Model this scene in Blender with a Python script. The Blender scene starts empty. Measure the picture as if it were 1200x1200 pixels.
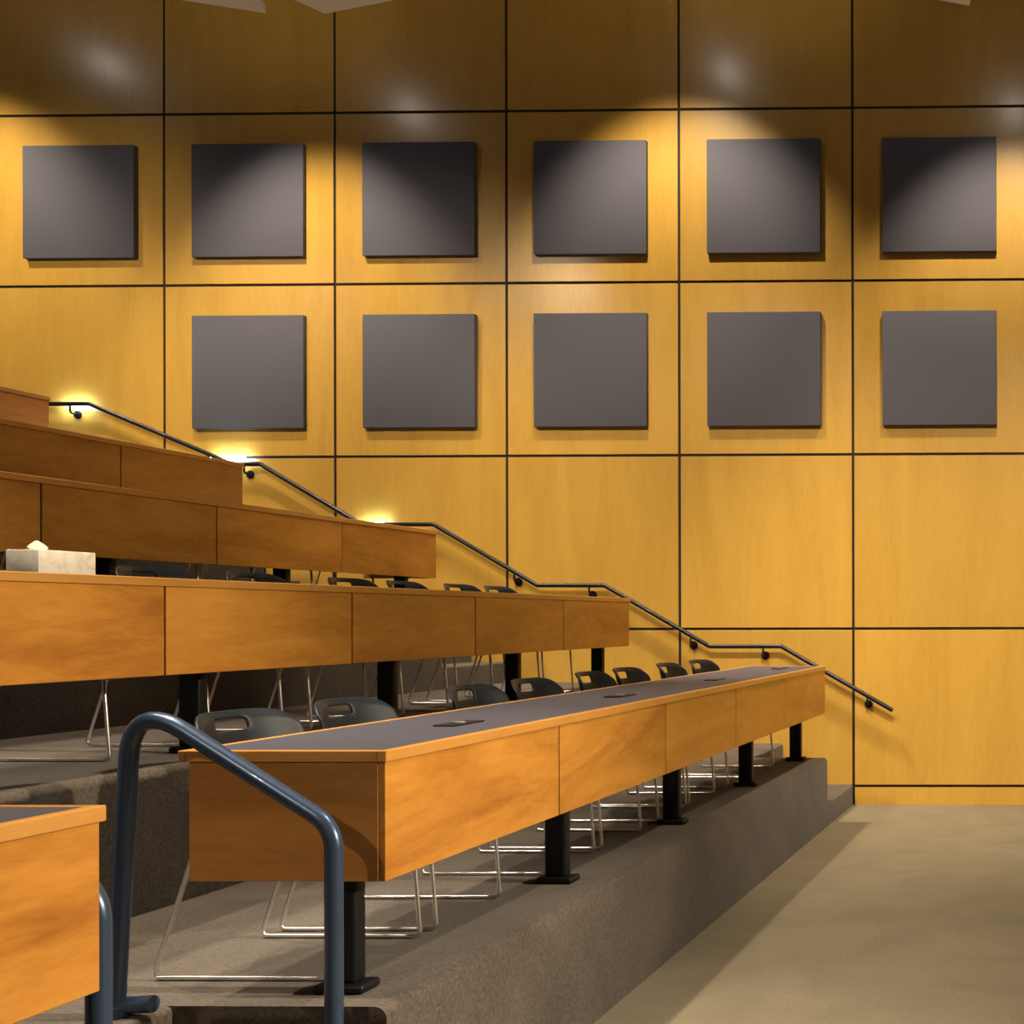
import bpy, bmesh, math, random
from mathutils import Vector, Matrix

S = bpy.context.scene
COL = S.collection
R = math.radians

# ------------------------------------------------------------------ camera
CAMZ = 1.653
cd = bpy.data.cameras.new('camera')
cd.sensor_fit = 'HORIZONTAL'
cd.sensor_width = 36.0
cd.lens = 1400.0 / 1200.0 * 36.0
cd.shift_x = -(1234.0 - 600.0) / 1200.0
cd.shift_y = (724.0 - 600.0) / 1200.0
cd.clip_start = 0.05
cam = bpy.data.objects.new('camera', cd)
COL.objects.link(cam)
cam.location = (0, 0, CAMZ)
cam.matrix_world = (Matrix.Translation((0, 0, CAMZ)) @ Matrix.Rotation(R(1.05), 4, 'Z')
                    @ Matrix.Rotation(R(90), 4, 'X') @ Matrix.Rotation(R(-0.12), 4, 'Z'))
S.camera = cam

# ------------------------------------------------------------------ world and exposure
w = bpy.data.worlds.new('world'); S.world = w
w.use_nodes = True
w.node_tree.nodes['Background'].inputs[0].default_value = (1.0, 0.86, 0.72, 1)
w.node_tree.nodes['Background'].inputs[1].default_value = 0.012
S.view_settings.view_transform = 'Standard'
S.view_settings.look = 'None'
S.view_settings.gamma = 1
S.view_settings.exposure = 0.0
S.view_settings.use_curve_mapping = False

# ------------------------------------------------------------------ lights
def spot(loc, target, power, angle, blend=0.5, radius=0.06, color=(1, 0.86, 0.68)):
    d = bpy.data.lights.new('spot_lamp', 'SPOT')
    d.energy = power; d.spot_size = R(angle); d.spot_blend = blend
    d.shadow_soft_size = radius; d.color = color
    o = bpy.data.objects.new('spot_lamp', d); COL.objects.link(o)
    o.location = loc
    o.rotation_euler = (Vector(target) - Vector(loc)).to_track_quat('-Z', 'Y').to_euler()
    return o

def area(loc, target, power, sx, sy, color=(1, 0.88, 0.72)):
    d = bpy.data.lights.new('ceiling_lamp', 'AREA')
    d.shape = 'RECTANGLE'; d.size = sx; d.size_y = sy; d.energy = power; d.color = color
    o = bpy.data.objects.new('ceiling_lamp', d); COL.objects.link(o)
    o.location = loc
    o.rotation_euler = (Vector(target) - Vector(loc)).to_track_quat('-Z', 'Y').to_euler()
    return o

WALLW = (1, 0.84, 0.62)
# wall washers hung close to the panelled wall; each also glows a little to all sides
for x, z, tz, pw in ((-9.97, 7.38, 3.9, 560), (-6.81, 6.87, 3.3, 520), (-3.54, 7.24, 3.8, 600), (-0.61, 6.83, 3.3, 540), (2.6, 7.2, 3.8, 500)):
    spot((x, 8.9, z), (x + 0.1, 10.54, tz), pw, 70, 0.75, 0.07, WALLW)
    d = bpy.data.lights.new('lamp_glow', 'POINT'); d.energy = 8; d.shadow_soft_size = 0.10; d.color = (1, 0.9, 0.8)
    o = bpy.data.objects.new('lamp_glow', d); COL.objects.link(o); o.location = (x, 8.9, z)
# floods in mid room aimed at the lower part of the wall
for x, tz, pw in ((-9.2, 3.6, 460), (-6.4, 2.9, 540), (-3.6, 0.9, 800), (-0.9, -0.3, 1500), (1.8, 1.0, 800)):
    spot((x, 5.6, 6.1), (x, 10.54, tz), pw, 64, 1.0, 0.12, WALLW)
# downlights over the seating, row by row
for n in range(5):
    for y in (3.1, 5.1, 7.1, 9.1):
        spot((-3.6 - 1.55 * n, y, 7.3), (-2.35 - 1.55 * n, y, 0.545 * n), (1250, 900, 650, 450, 400)[n], 40, 0.7, 0.08)
# side flood high on the far right of the hall, lighting the desk fronts
spot((10.2, 3.6, 5.4), (-2.2, 2.7, 0.9), 8000, 30, 1.0, 0.15, (1, 0.84, 0.62))
spot((10.2, 6.0, 5.4), (-3.0, 6.0, 1.2), 700, 38, 1.0, 0.15, (1, 0.84, 0.66))
# downlight over the open floor
spot((1.9, 4.6, 7.3), (0.9, 4.4, 0), 1500, 76, 0.8, 0.12, (1, 0.88, 0.7))
# lamp behind the viewer on the aisle between the desks
spot((-3.3, -2.5, 5.2), (-2.3, 3.4, 1.0), 420, 18, 0.8, 0.05, (1, 0.85, 0.66))
# unseen spots added low down to brighten the undersides of the ceiling panels
spot((2.0, 1.0, 0.6), (-5.4, 8.0, 6.2), 1000, 15, 1.0, 0.1, (1, 0.9, 0.8))
spot((4.0, 1.0, 0.6), (-1.2, 8.2, 6.2), 1000, 12, 1.0, 0.1, (1, 0.9, 0.8))
area((0.5, 3.5, 7.4), (0.5, 3.6, 0), 45, 5, 5)  # soft overhead fill, added; no ceiling fixture stands for it

# ------------------------------------------------------------------ materials
def nodes(name):
    m = bpy.data.materials.new(name); m.use_nodes = True
    nt = m.node_tree
    return m, nt, nt.nodes['Principled BSDF']

def plain(name, col, rough=0.5, metal=0.0, spec=0.5, coat=0.0, bump=None):
    m, nt, b = nodes(name)
    b.inputs['Base Color'].default_value = (*col, 1)
    b.inputs['Roughness'].default_value = rough
    b.inputs['Metallic'].default_value = metal
    b.inputs['Specular IOR Level'].default_value = spec
    b.inputs['Coat Weight'].default_value = coat
    tc = nt.nodes.new('ShaderNodeTexCoord')
    n = nt.nodes.new('ShaderNodeTexNoise')
    n.inputs['Scale'].default_value = bump[0] if bump else 60
    n.inputs['Detail'].default_value = 3
    nt.links.new(tc.outputs['Object'], n.inputs['Vector'])
    mr = nt.nodes.new('ShaderNodeMapRange')
    mr.inputs['To Min'].default_value = max(0.02, rough - 0.05); mr.inputs['To Max'].default_value = rough + 0.05
    nt.links.new(n.outputs['Fac'], mr.inputs['Value']); nt.links.new(mr.outputs[0], b.inputs['Roughness'])
    if bump:
        bp = nt.nodes.new('ShaderNodeBump'); bp.inputs['Strength'].default_value = bump[1]
        bp.inputs['Distance'].default_value = 0.002
        nt.links.new(n.outputs['Fac'], bp.inputs['Height']); nt.links.new(bp.outputs[0], b.inputs['Normal'])
    return m

def wood(name, dark, mid, light, scale, rough, coat=0.3, island=False, fine=0.35, figure=3.0, spread=0.12, coatr=0.2):
    """veneer: soft cloudy figure plus fine grain; scale = stretch of the grain per axis"""
    m, nt, b = nodes(name)
    L = nt.links.new
    tc = nt.nodes.new('ShaderNodeTexCoord')
    info = nt.nodes.new('ShaderNodeNewGeometry' if island else 'ShaderNodeObjectInfo')
    rnd = info.outputs['Random Per Island'] if island else info.outputs['Random']
    off = nt.nodes.new('ShaderNodeVectorMath'); off.operation = 'SCALE'
    comb = nt.nodes.new('ShaderNodeCombineXYZ')
    for i in range(3): L(rnd, comb.inputs[i])
    L(comb.outputs[0], off.inputs[0]); off.inputs['Scale'].default_value = 37.0
    add = nt.nodes.new('ShaderNodeVectorMath'); add.operation = 'ADD'
    L(tc.outputs['Object'], add.inputs[0]); L(off.outputs[0], add.inputs[1])
    mp = nt.nodes.new('ShaderNodeMapping'); mp.inputs['Scale'].default_value = scale
    L(add.outputs[0], mp.inputs['Vector'])
    n1 = nt.nodes.new('ShaderNodeTexNoise'); n1.inputs['Scale'].default_value = figure
    n1.inputs['Detail'].default_value = 5; n1.inputs['Distortion'].default_value = 1.4; n1.inputs['Roughness'].default_value = 0.55
    L(mp.outputs[0], n1.inputs['Vector'])
    n2 = nt.nodes.new('ShaderNodeTexNoise'); n2.inputs['Scale'].default_value = figure * 14
    n2.inputs['Detail'].default_value = 4; n2.inputs['Roughness'].default_value = 0.7
    L(mp.outputs[0], n2.inputs['Vector'])
    mx = nt.nodes.new('ShaderNodeMix'); mx.data_type = 'FLOAT'; mx.inputs[0].default_value = fine
    L(n1.outputs['Fac'], mx.inputs[2]); L(n2.outputs['Fac'], mx.inputs[3])
    cr = nt.nodes.new('ShaderNodeValToRGB')
    e = cr.color_ramp.elements
    e[0].position = 0.5 - 2 * spread; e[0].color = (*dark, 1)
    e[1].position = 0.5 + 2 * spread; e[1].color = (*light, 1)
    k = e.new(0.5); k.color = (*mid, 1)
    L(mx.outputs[0], cr.inputs['Fac'])
    hv = nt.nodes.new('ShaderNodeHueSaturation')
    mr = nt.nodes.new('ShaderNodeMapRange'); mr.inputs['To Min'].default_value = 0.9; mr.inputs['To Max'].default_value = 1.08
    L(rnd, mr.inputs['Value']); L(mr.outputs[0], hv.inputs['Value'])
    L(cr.outputs['Color'], hv.inputs['Color']); L(hv.outputs['Color'], b.inputs['Base Color'])
    b.inputs['Roughness'].default_value = rough
    b.inputs['Coat Weight'].default_value = coat
    b.inputs['Coat Roughness'].default_value = coatr
    bp = nt.nodes.new('ShaderNodeBump'); bp.inputs['Strength'].default_value = 0.06; bp.inputs['Distance'].default_value = 0.002
    L(n2.outputs['Fac'], bp.inputs['Height']); L(bp.outputs[0], b.inputs['Normal'])
    return m

def carpet(name, c1, c2):
    m, nt, b = nodes(name)
    L = nt.links.new
    tc = nt.nodes.new('ShaderNodeTexCoord')
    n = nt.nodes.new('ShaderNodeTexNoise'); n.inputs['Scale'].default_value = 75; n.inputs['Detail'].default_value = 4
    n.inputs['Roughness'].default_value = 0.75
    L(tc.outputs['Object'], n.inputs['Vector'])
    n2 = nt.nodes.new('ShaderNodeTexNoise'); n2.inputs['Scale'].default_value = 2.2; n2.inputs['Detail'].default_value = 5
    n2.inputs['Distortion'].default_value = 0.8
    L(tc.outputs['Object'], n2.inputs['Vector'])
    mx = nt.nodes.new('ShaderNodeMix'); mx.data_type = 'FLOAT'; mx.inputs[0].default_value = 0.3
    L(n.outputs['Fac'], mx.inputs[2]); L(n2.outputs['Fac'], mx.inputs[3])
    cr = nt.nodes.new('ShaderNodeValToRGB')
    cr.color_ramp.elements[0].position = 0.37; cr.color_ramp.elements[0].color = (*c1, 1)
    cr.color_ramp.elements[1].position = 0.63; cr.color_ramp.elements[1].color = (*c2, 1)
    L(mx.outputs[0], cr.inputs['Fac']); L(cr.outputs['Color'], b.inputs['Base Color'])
    b.inputs['Roughness'].default_value = 0.95
    b.inputs['Specular IOR Level'].default_value = 0.1
    b.inputs['Sheen Weight'].default_value = 0.15
    bp = nt.nodes.new('ShaderNodeBump'); bp.inputs['Strength'].default_value = 0.5; bp.inputs['Distance'].default_value = 0.004
    L(n.outputs['Fac'], bp.inputs['Height']); L(bp.outputs[0], b.inputs['Normal'])
    return m

M = {}
M['wall'] = wood('maple_wall_veneer', (0.50, 0.275, 0.042), (0.61, 0.352, 0.060), (0.69, 0.415, 0.085), (1.0, 1.0, 0.16), 0.33, 0.45, True, 0.35, 2.6, 0.15, 0.22)
M['gap'] = plain('dark_joint', (0.012, 0.005, 0.004), 0.7)
M['desk'] = wood('cherry_desk_veneer', (0.36, 0.125, 0.016), (0.54, 0.222, 0.032), (0.66, 0.30, 0.052), (1.0, 0.22, 1.0), 0.36, 0.25, False, 0.3, 3.2, 0.08, 0.25)
M['desk_end'] = wood('cherry_end_veneer', (0.36, 0.145, 0.03), (0.48, 0.21, 0.045), (0.58, 0.27, 0.06), (0.25, 1.0, 1.0), 0.36, 0.25, False, 0.3, 3.2, 0.08, 0.25)
M['edge'] = wood('solid_edge_wood', (0.50, 0.22, 0.045), (0.58, 0.27, 0.06), (0.66, 0.33, 0.085), (1.0, 0.2, 1.0), 0.34, 0.3, False, 0.3, 4.0)
M['top'] = plain('charcoal_laminate', (0.052, 0.053, 0.074), 0.55, 0, 0.3, 0, (300, 0.1))
M['fabric'] = plain('grey_panel_fabric', (0.128, 0.126, 0.154), 0.95, 0, 0.1, 0, (500, 0.5))
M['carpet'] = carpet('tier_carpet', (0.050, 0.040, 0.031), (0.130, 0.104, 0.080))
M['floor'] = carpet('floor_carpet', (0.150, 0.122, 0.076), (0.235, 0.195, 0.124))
M['black'] = plain('black_steel', (0.005, 0.006, 0.009), 0.45, 0, 0.3)
M['chair'] = plain('black_chair_plastic', (0.009, 0.013, 0.018), 0.45, 0, 0.25, 0, (900, 0.1))
M['chrome'] = plain('chrome_rod', (0.97, 0.96, 0.95), 0.3, 1.0)
M['rail'] = plain('slate_blue_rail_paint', (0.050, 0.080, 0.140), 0.30, 0.45, 0.5, 0.2)
M['wallrail'] = plain('dark_rail_paint', (0.012, 0.013, 0.020), 0.3, 0, 0.35, 0)
M['ceil'] = plain('dark_ceiling_paint', (0.03, 0.027, 0.025), 0.9)
M['cloud'] = plain('white_ceiling_board', (0.66, 0.62, 0.55), 0.85)
M['sidewall'] = plain('brown_side_wall', (0.20, 0.13, 0.08), 0.8)
M['tissuebox'] = wood('marbled_card', (0.62, 0.50, 0.36), (0.86, 0.78, 0.62), (0.95, 0.92, 0.84), (1, 1, 1), 0.6, 0, False, 0.2, 14.0)
M['tissue'] = plain('white_tissue', (0.85, 0.80, 0.70), 0.9)
M['led'] = nodes('warm_led')[0]  # cool emission for the strips added behind the wall rail
_b = M['led'].node_tree.nodes['Principled BSDF']
_b.inputs['Emission Color'].default_value = (0.5, 0.74, 1, 1); _b.inputs['Emission Strength'].default_value = 95.0
M['silver'] = plain('silver_button', (0.6, 0.6, 0.6), 0.3, 0.8)

# ------------------------------------------------------------------ mesh helpers
def nb(): return bmesh.new()

def box(bm, x0, x1, y0, y1, z0, z1, bevel=0.0, seg=2):
    r = bmesh.ops.create_cube(bm, size=1.0)
    vs = r['verts']
    for v in vs:
        v.co = Vector(((x0 + x1) / 2 + v.co.x * (x1 - x0), (y0 + y1) / 2 + v.co.y * (y1 - y0), (z0 + z1) / 2 + v.co.z * (z1 - z0)))
    if bevel > 0:
        es = list({e for v in vs for e in v.link_edges})
        bmesh.ops.bevel(bm, geom=es, offset=bevel, segments=seg, affect='EDGES', profile=0.5)
    return bm

def prism(bm, pts, y0, y1):
    """extrude an (x, z) outline along Y"""
    a = [bm.verts.new((p[0], y0, p[1])) for p in pts]
    b = [bm.verts.new((p[0], y1, p[1])) for p in pts]
    n = len(pts)
    bm.faces.new(a); bm.faces.new(list(reversed(b)))
    for i in range(n):
        bm.faces.new((a[i], b[i], b[(i + 1) % n], a[(i + 1) % n]))
    bmesh.ops.recalc_face_normals(bm, faces=bm.faces)
    return bm

def fillet(pts, r, n=6):
    P = [Vector(p) for p in pts]
    out = [P[0]]
    rr = r if isinstance(r, (list, tuple)) else [r] * len(P)
    for i in range(1, len(P) - 1):
        a, b, c = P[i - 1], P[i], P[i + 1]
        u = (a - b).normalized(); v = (c - b).normalized()
        ang = u.angle(v)
        t = min(rr[i] / math.tan(ang / 2), (a - b).length * 0.48, (c - b).length * 0.48)
        p0 = b + u * t; p1 = b + v * t
        for k in range(n + 1):
            s = k / n
            out.append(p0 * (1 - s) ** 2 + b * 2 * s * (1 - s) + p1 * s * s)
    out.append(P[-1])
    return out

def tube(bm, pts, r, n=12, cap=True):
    pts = [Vector(p) for p in pts]
    t0 = (pts[1] - pts[0]).normalized()
    up = Vector((0, 0, 1)) if abs(t0.z) < 0.9 else Vector((0, 1, 0))
    nx = t0.cross(up).normalized()
    rings = []
    prev = t0
    for i, p in enumerate(pts):
        if i == 0: t = t0
        elif i == len(pts) - 1: t = (pts[i] - pts[i - 1]).normalized()
        else: t = ((pts[i] - pts[i - 1]).normalized() + (pts[i + 1] - pts[i]).normalized()).normalized()
        q = prev.rotation_difference(t); nx = (q @ nx).normalized(); prev = t
        ny = t.cross(nx).normalized()
        rings.append([bm.verts.new(p + nx * (r * math.cos(2 * math.pi * k / n)) + ny * (r * math.sin(2 * math.pi * k / n))) for k in range(n)])
    for a, b in zip(rings, rings[1:]):
        for k in range(n):
            bm.faces.new((a[k], a[(k + 1) % n], b[(k + 1) % n], b[k]))
    if cap:
        bm.faces.new(list(reversed(rings[0]))); bm.faces.new(rings[-1])
    return bm

def disc(bm, c, axis, r, h, n=24):
    c = Vector(c); a = Vector(axis).normalized()
    tube(bm, [c, c + a * h], r, n)
    return bm

def obj(name, bm, mat, parent=None, smooth=False, loc=None):
    bmesh.ops.recalc_face_normals(bm, faces=bm.faces)
    me = bpy.data.meshes.new(name); bm.to_mesh(me); bm.free()
    me.materials.append(mat)
    if smooth:
        for p in me.polygons: p.use_smooth = True
        try: me.set_sharp_from_angle(angle=R(40))
        except Exception: pass
    o = bpy.data.objects.new(name, me); COL.objects.link(o)
    if loc:
        o.location = loc
        me.transform(Matrix.Translation(-Vector(loc)))
    if parent:
        o.parent = parent
        o.location = Vector(o.location) - Vector(parent.location)
        if not loc: me.transform(Matrix.Identity(4))
    return o

def part(name, bm, mat, parent, smooth=False):
    """mesh given in the parent's own coordinates"""
    o = obj(name, bm, mat, None, smooth)
    o.parent = parent
    return o

def empty(name, loc, label, cat, group=None):
    o = bpy.data.objects.new(name, None); COL.objects.link(o)
    o.empty_display_size = 0.1
    o.location = loc; o['label'] = label; o['category'] = cat
    if group: o['group'] = group
    return o

def tag(o, label, cat, group=None):
    o['label'] = label; o['category'] = cat
    if group: o['group'] = group
    return o

def struct(name, bm, mat, smooth=False):
    o = obj(name, bm, mat, None, smooth); o['kind'] = 'structure'
    return o

def copy_tree(o, parent=None):
    c = o.copy(); COL.objects.link(c)
    if parent: c.parent = parent
    for ch in list(o.children): copy_tree(ch, c)
    return c

# ------------------------------------------------------------------ the room
WY = 10.54                    # face of the panelled wall
X0, X1 = -12.5, 11.5
T = 0.545                     # rise of one tier
PITCH = 1.545                 # depth of one tier, and width of one wall panel
EDGE = [-1.97 - PITCH * i for i in range(6)]   # front edge of each tier
YA0, YA1 = 2.42, 3.38         # near aisle
YE = 9.46                     # far end of the seating blocks

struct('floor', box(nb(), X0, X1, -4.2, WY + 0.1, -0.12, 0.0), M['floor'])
struct('ceiling', box(nb(), X0, X1, -4.2, WY + 0.3, 7.8, 7.95), M['ceil'])
struct('wall_left', box(nb(), X0 - 0.15, X0, -4.2, WY + 0.2, 0, 7.8), M['sidewall'])
struct('wall_right', box(nb(), X1, X1 + 0.15, -4.2, WY + 0.2, 0, 7.8), M['sidewall'])
struct('wall_behind', box(nb(), X0, X1, -4.35, -4.2, 0, 7.8), M['sidewall'])

# panelled wall: dark backing with separate veneer sheets in front of it
wall = struct('wall_far', box(nb(), X0, X1, WY + 0.012, WY + 0.2, 0, 7.8), M['gap'])
bm = nb()
seam = [-1.961 + PITCH * k for k in range(-7, 9)]
zs = [0.168, 1.56, 3.103, 4.641, 6.172, 7.72]
g = 0.0115
for a, b in zip(seam, seam[1:]):
    for c, d in zip(zs, zs[1:]):
        if b > X1: continue
        box(bm, a + g, b - g, WY, WY + 0.0125, c + g, d - g, 0.002, 1)
vp = obj('veneer_sheets', bm, M['wall'], wall)
bm = nb()
for a, b in zip(seam, seam[1:]):
    if a > -2.0 and b < X1: box(bm, a + (g if a < -1.9 else 0), b, WY + 0.002, WY + 0.0125, 0.0, 0.168 - g)
struct('baseboard_far', bm, M['wall'])

# carpeted tiers: rounded nosing, seating blocks and the stairs in both aisles
def nose(x_back, x_front, z, r=0.035):
    pts = [(x_back, 0), (x_front, 0), (x_front, z - r)]
    for k in range(1, 6):
        a = k / 5 * math.pi / 2
        pts.append((x_front - r + r * math.cos(a), z - r + r * math.sin(a)))
    pts.append((x_back, z))
    return pts
ST = 0.31
for n in range(5):
    f = EDGE[n]; bk = EDGE[n + 1] if n < 4 else X0
    z = T * (n + 1)
    bm = nb()
    prism(bm, nose(bk, f, z), YA1, YE)
    prism(bm, nose(bk, f, z), -3.5, YA0)
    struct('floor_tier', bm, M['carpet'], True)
    for (y0, y1) in ((YA0, YA1), (YE, WY)):
        bm = nb()
        for k in range(3):
            xb = f - ST * (k + 1) if k < 2 else bk
            prism(bm, nose(xb, f - ST * k, z - T + T / 3 * (k + 1), 0.02), y0 + 0.0005, y1 - 0.0005)
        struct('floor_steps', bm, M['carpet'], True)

# ------------------------------------------------------------------ acoustic panels
def acoustic(x, z, label):
    bm = box(nb(), x - 0.503, x + 0.503, WY - 0.05, WY - 0.0002, z - 0.503, z + 0.503, 0.006, 2)
    o = obj('acoustic_panel', bm, M['fabric'], None, True, loc=(x, WY - 0.05, z))
    tag(o, label, 'acoustic panel', 'grey acoustic panels on the wood wall')
up = [-8.88, -7.353, -5.817, -4.284, -2.741, -1.188]
upl = ['grey fabric wall panel at the far left of the upper row, with none below it',
       'grey fabric wall panel second from left in the upper row',
       'grey fabric wall panel third from left in the upper row',
       'grey fabric wall panel fourth from left in the upper row',
       'grey fabric wall panel second from right in the upper row',
       'grey fabric wall panel at the far right of the upper row']
lol = ['grey fabric wall panel leftmost of the lower row',
       'grey fabric wall panel second from left in the lower row',
       'grey fabric wall panel in the middle of the five in the lower row',
       'grey fabric wall panel second from right in the lower row',
       'grey fabric wall panel rightmost of the lower row, above the lower rail end']
for x, l in zip(up, upl): acoustic(x, 5.383, l)
for x, l in zip(up[1:], lol): acoustic(x, 3.856, l)

# ------------------------------------------------------------------ ceiling clouds
def cloud(pts, z, label):
    bm = nb()
    a = [bm.verts.new((p[0], p[1], z)) for p in pts]
    b = [bm.verts.new((p[0], p[1], z + 0.06)) for p in pts]
    bm.faces.new(a); bm.faces.new(list(reversed(b)))
    for i in range(len(pts)):
        j = (i + 1) % len(pts); bm.faces.new((a[i], a[j], b[j], b[i]))
    o = obj('ceiling_panel', bm, M['cloud'], None)
    tag(o, label, 'ceiling panel', 'pale ceiling panels')
cloud([(-6.06, 8.85), (-6.62, 8.62), (-8.6, 7.9), (-8.1, 6.3), (-5.55, 7.35)], 6.2, 'pale ceiling panel poking in at the top edge, leftmost, its corner pointing right')
cloud([(-5.62, 8.87), (-5.80, 8.50), (-5.05, 6.6), (-2.6, 6.3), (-3.4, 8.22)], 6.2, 'pale ceiling panel at the top edge, pointed corner down above the third wall panel')
cloud([(-0.775, 8.86), (-1.42, 8.60), (-2.3, 8.1), (-1.7, 6.2), (-0.2, 6.8), (-0.66, 8.3)], 6.2, 'small sliver of pale ceiling panel at the top right edge')

# ------------------------------------------------------------------ desks
def front_x(n): return -2.002 - (0, 1.553, 3.108, 4.675, 6.255)[n]
DD = 0.61
def desk(n, y0, y1, seams, cols, boxes, label):
    """one long desk; coordinates local to its base point on the tier"""
    fx = front_x(n); z0 = T * (n + 1)
    d = empty('lecture_desk', (fx - 0.3, (y0 + y1) / 2, z0), label, 'desk', 'long lecture desks')
    ox, oy = fx - 0.3, (y0 + y1) / 2
    F = fx - ox; B = F - DD; A = y0 - oy; E = y1 - oy
    ht, hb = 0.725, 0.345
    part('desktop', box(nb(), B + 0.022, F - 0.022, A + 0.022, E - 0.022, ht - 0.028, ht), M['top'], d)['label'] = 'charcoal laminate writing surface'
    for (a0, a1, b0, b1, mt) in ((F - 0.022, F + 0.004, A - 0.004, E + 0.004, 'edge'), (B, B + 0.022, A - 0.004, E + 0.004, 'edge'),
                             (B + 0.0222, F - 0.0222, A - 0.004, A + 0.022, 'desk_end'), (B + 0.0222, F - 0.0222, E - 0.022, E + 0.004, 'desk_end')):
        part('edge_band', box(nb(), a0, a1, b0, b1, ht - 0.032, ht + 0.0015, 0.003, 2), M[mt], d)
    ys = [y0] + seams + [y1]
    for a, b in zip(ys, ys[1:]):
        a -= oy; b -= oy
        part('front_panel', box(nb(), F - 0.024, F - 0.004, a + 0.005, b - 0.005, hb, ht - 0.0325, 0.0015, 1), M['desk'], d)
    part('panel_backing', box(nb(), F - 0.032, F - 0.0245, A + 0.026, E - 0.026, hb + 0.003, ht - 0.034), M['gap'], d)
    for yy0, yy1 in ((A + 0.0035, A + 0.024), (E - 0.024, E - 0.0035)):
        part('end_panel', box(nb(), B + 0.028, F - 0.0245, yy0, yy1, hb, ht - 0.0325, 0.0015, 1), M['desk_end'], d)
    for c in cols:
        c -= oy
        bm = nb(); box(bm, F - 0.222, F - 0.132, c - 0.03, c + 0.03, 0.026, ht - 0.03, 0.012, 3)
        box(bm, F - 0.45, F - 0.05, c - 0.03, c + 0.03, ht - 0.06, ht - 0.0285, 0.004, 1)
        col = part('column', bm, M['black'], d, True)
        bm = nb(); box(bm, F - 0.250, F - 0.100, c - 0.05, c + 0.05, 0.0, 0.028, 0.010, 3)
        bp = obj('base_plate', bm, M['black'], None, True); bp.parent = col
    for c in boxes:
        c -= oy
        bm = box(nb(), F - 0.285, F - 0.205, c - 0.11, c + 0.11, ht - 0.001, ht + 0.006, 0.003, 2)
        bx = part('power_box', bm, M['black'], d, True); bx['label'] = 'black flush power box set into the desktop'
        bm = nb(); disc(bm, (F - 0.245, c, ht + 0.006), (0, 0, 1), 0.022, 0.003, 20)
        bt = obj('latch', bm, M['silver'], None, True); bt.parent = bx
    return d
ys0, ys1 = 3.433, 9.48
SE = [4.61, 5.82, 7.03, 8.25]
CO = [3.53, 4.99, 6.42, 7.87, 9.28]
PB = [4.32, 5.86, 7.42, 9.05]
desk(0, ys0, ys1 + .07, SE, CO, PB, 'lowest long wooden desk with charcoal top, in the middle foreground behind the blue handrail')
desk(0, -0.6, 2.425, [1.2], [-0.3, 1.0, 2.30], [0.8], 'bright wooden desk corner cut off at the lower left edge of the picture')
desk(1, ys0, ys1, SE, CO, PB[1:], 'second long wooden desk from the bottom, with the tissue box on it')
desk(2, ys0, ys1, SE, CO, PB, 'third long wooden desk from the bottom')
desk(3, ys0, ys1, SE, CO, PB, 'fourth long desk from the bottom, dark brown and second from the top')
desk(4, ys0, ys1, SE, CO, PB, 'topmost desk, only its far end in view at the left edge')

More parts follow.
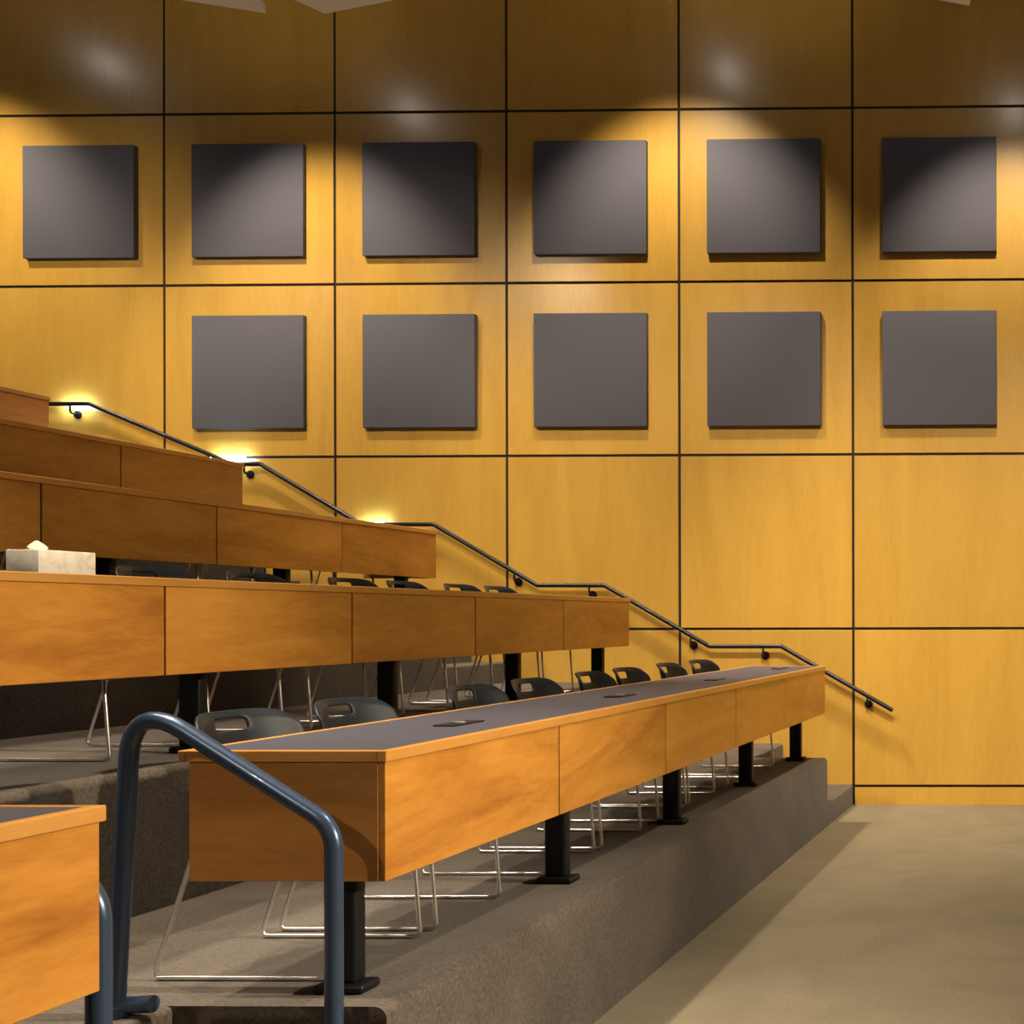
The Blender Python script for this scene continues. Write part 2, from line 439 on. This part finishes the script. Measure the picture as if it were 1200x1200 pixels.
# ------------------------------------------------------------------ chairs
def chair_proto():
    c = empty('stacking_chair', (0, 0, 0), '', 'chair')
    rr = 0.0072
    for s in (-1, 1):
        y = 0.243 * s; yi = 0.215 * s
        path = [(0.02, yi, 0.425), (-0.165, y, 0.43), (-0.305, y, rr + 0.001), (0.255, y, rr + 0.001), (0.222, y, 0.425), (0.05, y, 0.437)]
        bm = nb(); tube(bm, fillet(path, [0, 0.03, 0.022, 0.022, 0.05, 0]), rr, 10)
        leg = part('sled_leg', bm, M['chrome'], c, True)
        path = [(0.10, yi, 0.436), (-0.115, yi * 1.02, 0.436), (-0.15, y * 0.985, 0.70)]
        bm = nb(); tube(bm, fillet(path, 0.05), rr, 10)
        part('back_upright', bm, M['chrome'], c, True)
    bm = nb()
    tube(bm, [(0.19, -0.24, 0.434), (0.19, 0.24, 0.434)], rr * 0.9, 8)
    tube(bm, [(-0.10, -0.235, 0.434), (-0.10, 0.235, 0.434)], rr * 0.9, 8)
    part('crossbar', bm, M['chrome'], c, True)
    # seat: dished panel with a rolled front edge
    nu, nv = 12, 12
    def rounded(u, v):
        w = 1.0
        return u, v
    bm = nb(); V = {}
    for i in range(nu + 1):
        for j in range(nv + 1):
            u = -1 + 2 * i / nu; v = j / nv
            hw = 0.222 * (0.90 + 0.10 * min(1, v * 2)) * (1 - 0.10 * max(0, (v - 0.86) / 0.14) ** 2 - 0.08 * max(0, (0.12 - v) / 0.12) ** 2)
            x = -0.165 + 0.41 * v
            z = 0.452 + 0.012 * u * u - 0.012 * math.sin(math.pi * v) - 0.035 * max(0, (v - 0.85) / 0.15) ** 2
            V[i, j] = bm.verts.new((x, hw * u, z))
    for i in range(nu):
        for j in range(nv): bm.faces.new((V[i, j], V[i + 1, j], V[i + 1, j + 1], V[i, j + 1]))
    seat = part('seat', bm, M['chair'], c, True)
    md = seat.modifiers.new('thick', 'SOLIDIFY'); md.thickness = 0.011; md.offset = 1
    # backrest: wrapped shell with a hand slot near the top
    nu, nv = 20, 24
    bm = nb(); V = {}
    for i in range(nu + 1):
        for j in range(nv + 1):
            u = -1 + 2 * i / nu; v = j / nv
            hw = 0.235 + 0.018 * math.sin(math.pi * v)
            z = 0.495 + 0.315 * v
            if v > 0.6: z -= 0.045 * abs(u) ** 7 * ((v - 0.6) / 0.4)
            if v < 0.3: z += 0.05 * abs(u) ** 4 * (0.3 - v) / 0.3
            x = -0.178 - 0.078 * v + 0.088 * u * u + 0.006 * abs(u) ** 6
            if v > 0.93: x -= 0.012
            V[i, j] = bm.verts.new((x, hw * u, z))
    for i in range(nu):
        for j in range(nv):
            if 7 <= i <= 12 and 19 <= j <= 21: continue
            bm.faces.new((V[i, j], V[i + 1, j], V[i + 1, j + 1], V[i, j + 1]))
    back = part('backrest', bm, M['chair'], c, True)
    md = back.modifiers.new('thick', 'SOLIDIFY'); md.thickness = 0.013; md.offset = 0
    md = back.modifiers.new('round', 'SUBSURF'); md.levels = 1; md.render_levels = 1
    for s in (-1, 1):
        bm = nb(); box(bm, -0.175, -0.135, s * 0.19 - 0.02, s * 0.19 + 0.02, 0.452, 0.54, 0.008, 2)
        part('back_bracket', bm, M['chair'], c, True)
    return c

proto = chair_proto()
first = [True]
def chair(n, y, label, dx=0.0, rz=0.0):
    if first[0]:
        o = proto; first[0] = False
    else:
        o = copy_tree(proto)
    o.location = (front_x(n) - 0.525 + dx, y, T * (n + 1))
    o.rotation_euler = (0, 0, R(rz))
    o['label'] = label; o['category'] = 'chair'; o['group'] = 'black sled-base chairs behind the desks'
    return o
L1 = ['black chair behind the lowest desk, closest to the blue handrail',
      'black chair behind the lowest desk, second from the blue handrail',
      'black chair behind the lowest desk, third from the blue handrail, beside the leftmost power box',
      'black chair behind the lowest desk, fourth from the blue handrail',
      'black chair behind the lowest desk, fifth from the blue handrail, left of the middle gap',
      'black chair behind the lowest desk, sixth from the blue handrail',
      'black chair behind the lowest desk, second from the wall',
      'black chair behind the lowest desk, last one next to the wall aisle']
for y, l, dx, rz in zip([3.86, 4.44, 5.36, 5.93, 6.70, 7.24, 7.99, 8.60], L1, [0, .0, .0, .01, 0, 0, 0, .02], [0, 1, 0, -1, 1, 0, 2, -3]):
    chair(0, y, l, dx, rz)
L2 = ['black chair behind the second desk, cut off at the left picture edge',
      'black chair behind the second desk, hidden behind the tissue box',
      'black chair behind the second desk, first one right of the tissue box',
      'black chair behind the second desk, second one right of the tissue box',
      'black chair behind the second desk, third one right of the tissue box',
      'black chair behind the second desk, fourth one right of the tissue box',
      'black chair behind the second desk, second from its far end',
      'black chair behind the second desk, last one at its far end']
for y, l, rz in zip([3.84, 4.42, 5.46, 6.15, 6.98, 7.56, 8.24, 8.80], L2, [0, -2, 0, 1, 0, 2, -1, 0]):
    chair(1, y, l, 0, rz)
L3 = ['black chair behind the third desk, its legs showing near the middle of the desk',
      'black chair behind the third desk, third from its far end',
      'black chair behind the third desk, second from its far end',
      'black chair behind the third desk, last one at its far end']
for y, l in zip([6.15, 7.5, 8.12, 8.86], L3): chair(2, y, l)

# ------------------------------------------------------------------ tissue box on the second desk
tz = T * 2 + 0.7275
tb = empty('tissue_box', (-3.765, 4.33, tz), 'cream marbled cardboard tissue box standing on the second desk at the left', 'tissue box')
bm = box(nb(), -0.06, 0.06, -0.125, 0.125, 0.0, 0.088, 0.003, 2)
part('carton', bm, M['tissuebox'], tb, True)
bm = nb()
random.seed(4)
ring = []
for k in range(14):
    a = 2 * math.pi * k / 14
    ring.append((math.cos(a), math.sin(a), random.uniform(0.6, 1.3)))
lv = []
for h, sc in ((0.0, 0.020), (0.010, 0.030), (0.020, 0.022), (0.032, 0.008)):
    lv.append([bm.verts.new((sc * c * 0.5 * r + h * 0.3, sc * s * 1.6 * r - 0.055 - h * 0.5, 0.0885 + h * (0.7 + 0.3 * r))) for c, s, r in ring])
for a, b in zip(lv, lv[1:]):
    for k in range(14): bm.faces.new((a[k], a[(k + 1) % 14], b[(k + 1) % 14], b[k]))
bm.faces.new(lv[-1])
part('tissue', bm, M['tissue'], tb, True)

# ------------------------------------------------------------------ wall handrail
RY = WY - 0.085
hr = empty('wall_handrail', (-5.0, WY, 2.2), 'long dark stepped handrail mounted on the wood wall, following the tiers', 'handrail')
pts = [(-9.7, 3.575), (-8.75, 3.572), (-7.46, 3.03), (-7.215, 3.03), (-6.31, 2.492), (-5.664, 2.490), (-4.745, 1.95), (-4.146, 1.947), (-3.215, 1.408), (-2.583, 1.408), (-1.60, 0.843)]
P = [(x + 5.0, RY - WY, z - 2.2) for x, z in pts]
bm = nb(); tube(bm, fillet(P, 0.05, 4), 0.0195, 16)
part('rail', bm, M['wallrail'], hr, True)
for x0, x1, z in ((-9.05, -8.80, 3.572), (-7.68, -7.36, 3.095), (-6.33, -6.12, 2.505)):  # added emitters making the bright patches on the wall, not rail fittings
    bm = box(nb(), x0 + 5, x1 + 5, RY - WY + 0.0196, RY - WY + 0.0246, z - 2.2 - 0.009, z - 2.2 + 0.009)
    part('rail_light', bm, M['led'], hr)['label'] = 'small warm light strip on the back of the rail'
for x, z in ((-8.924, 3.572), (-7.36, 3.03), (-6.46, 2.56), (-4.947, 2.065), (-4.281, 1.948), (-3.381, 1.50), (-2.742, 1.408), (-1.825, 0.975)):
    x += 5.0; z -= 2.2
    bm = nb()
    tube(bm, fillet([(x, RY - WY, z - 0.018), (x, RY - WY, z - 0.078), (x, -0.004, z - 0.082)], 0.03, 5), 0.0085, 10)
    br = part('bracket', bm, M['wallrail'], hr, True)
    bm = nb(); disc(bm, (x, -0.0002, z - 0.082), (0, -1, 0), 0.036, 0.008, 24)
    tube(bm, [(x, -0.008, z - 0.082), (x, -0.018, z - 0.082)], 0.026, 20)
    ro = obj('rosette', bm, M['wallrail'], None, True); ro.parent = br

# ------------------------------------------------------------------ floor-standing aisle handrails
def aisle_rail(y, name_label, xr=-2.065, dx=-0.03):
    o = empty('aisle_handrail', (xr, y, T / 3), name_label, 'handrail', 'slate blue aisle handrails')
    z0 = T / 3
    def q(x, z, yy=0): return (x + dx - xr, yy, z - z0)
    P = [q(-2.545, 0.580), q(-2.652, 0.574), q(-2.605, 1.435), q(-2.035, 1.075), q(-2.035, z0 + 0.004)]
    bm = nb(); tube(bm, fillet(P, [0, 0.018, 0.105, 0.12, 0], 10), 0.0238, 20)
    part('rail', bm, M['rail'], o, True)
    bm = nb(); disc(bm, q(-2.035, z0), (0, 0, 1), 0.045, 0.008, 28)
    part('floor_flange', bm, M['rail'], o, True)
    bm = nb(); disc(bm, q(-2.645, T), (0, 0, 1), 0.036, 0.030, 28)
    part('floor_flange', bm, M['rail'], o, True)
    return o
aisle_rail(3.29, 'slate blue bent tube handrail standing in front of the lowest desk end')
aisle_rail(2.50, 'dark blue handrail post mostly hidden behind the desk corner at lower left', -2.075, -0.04)
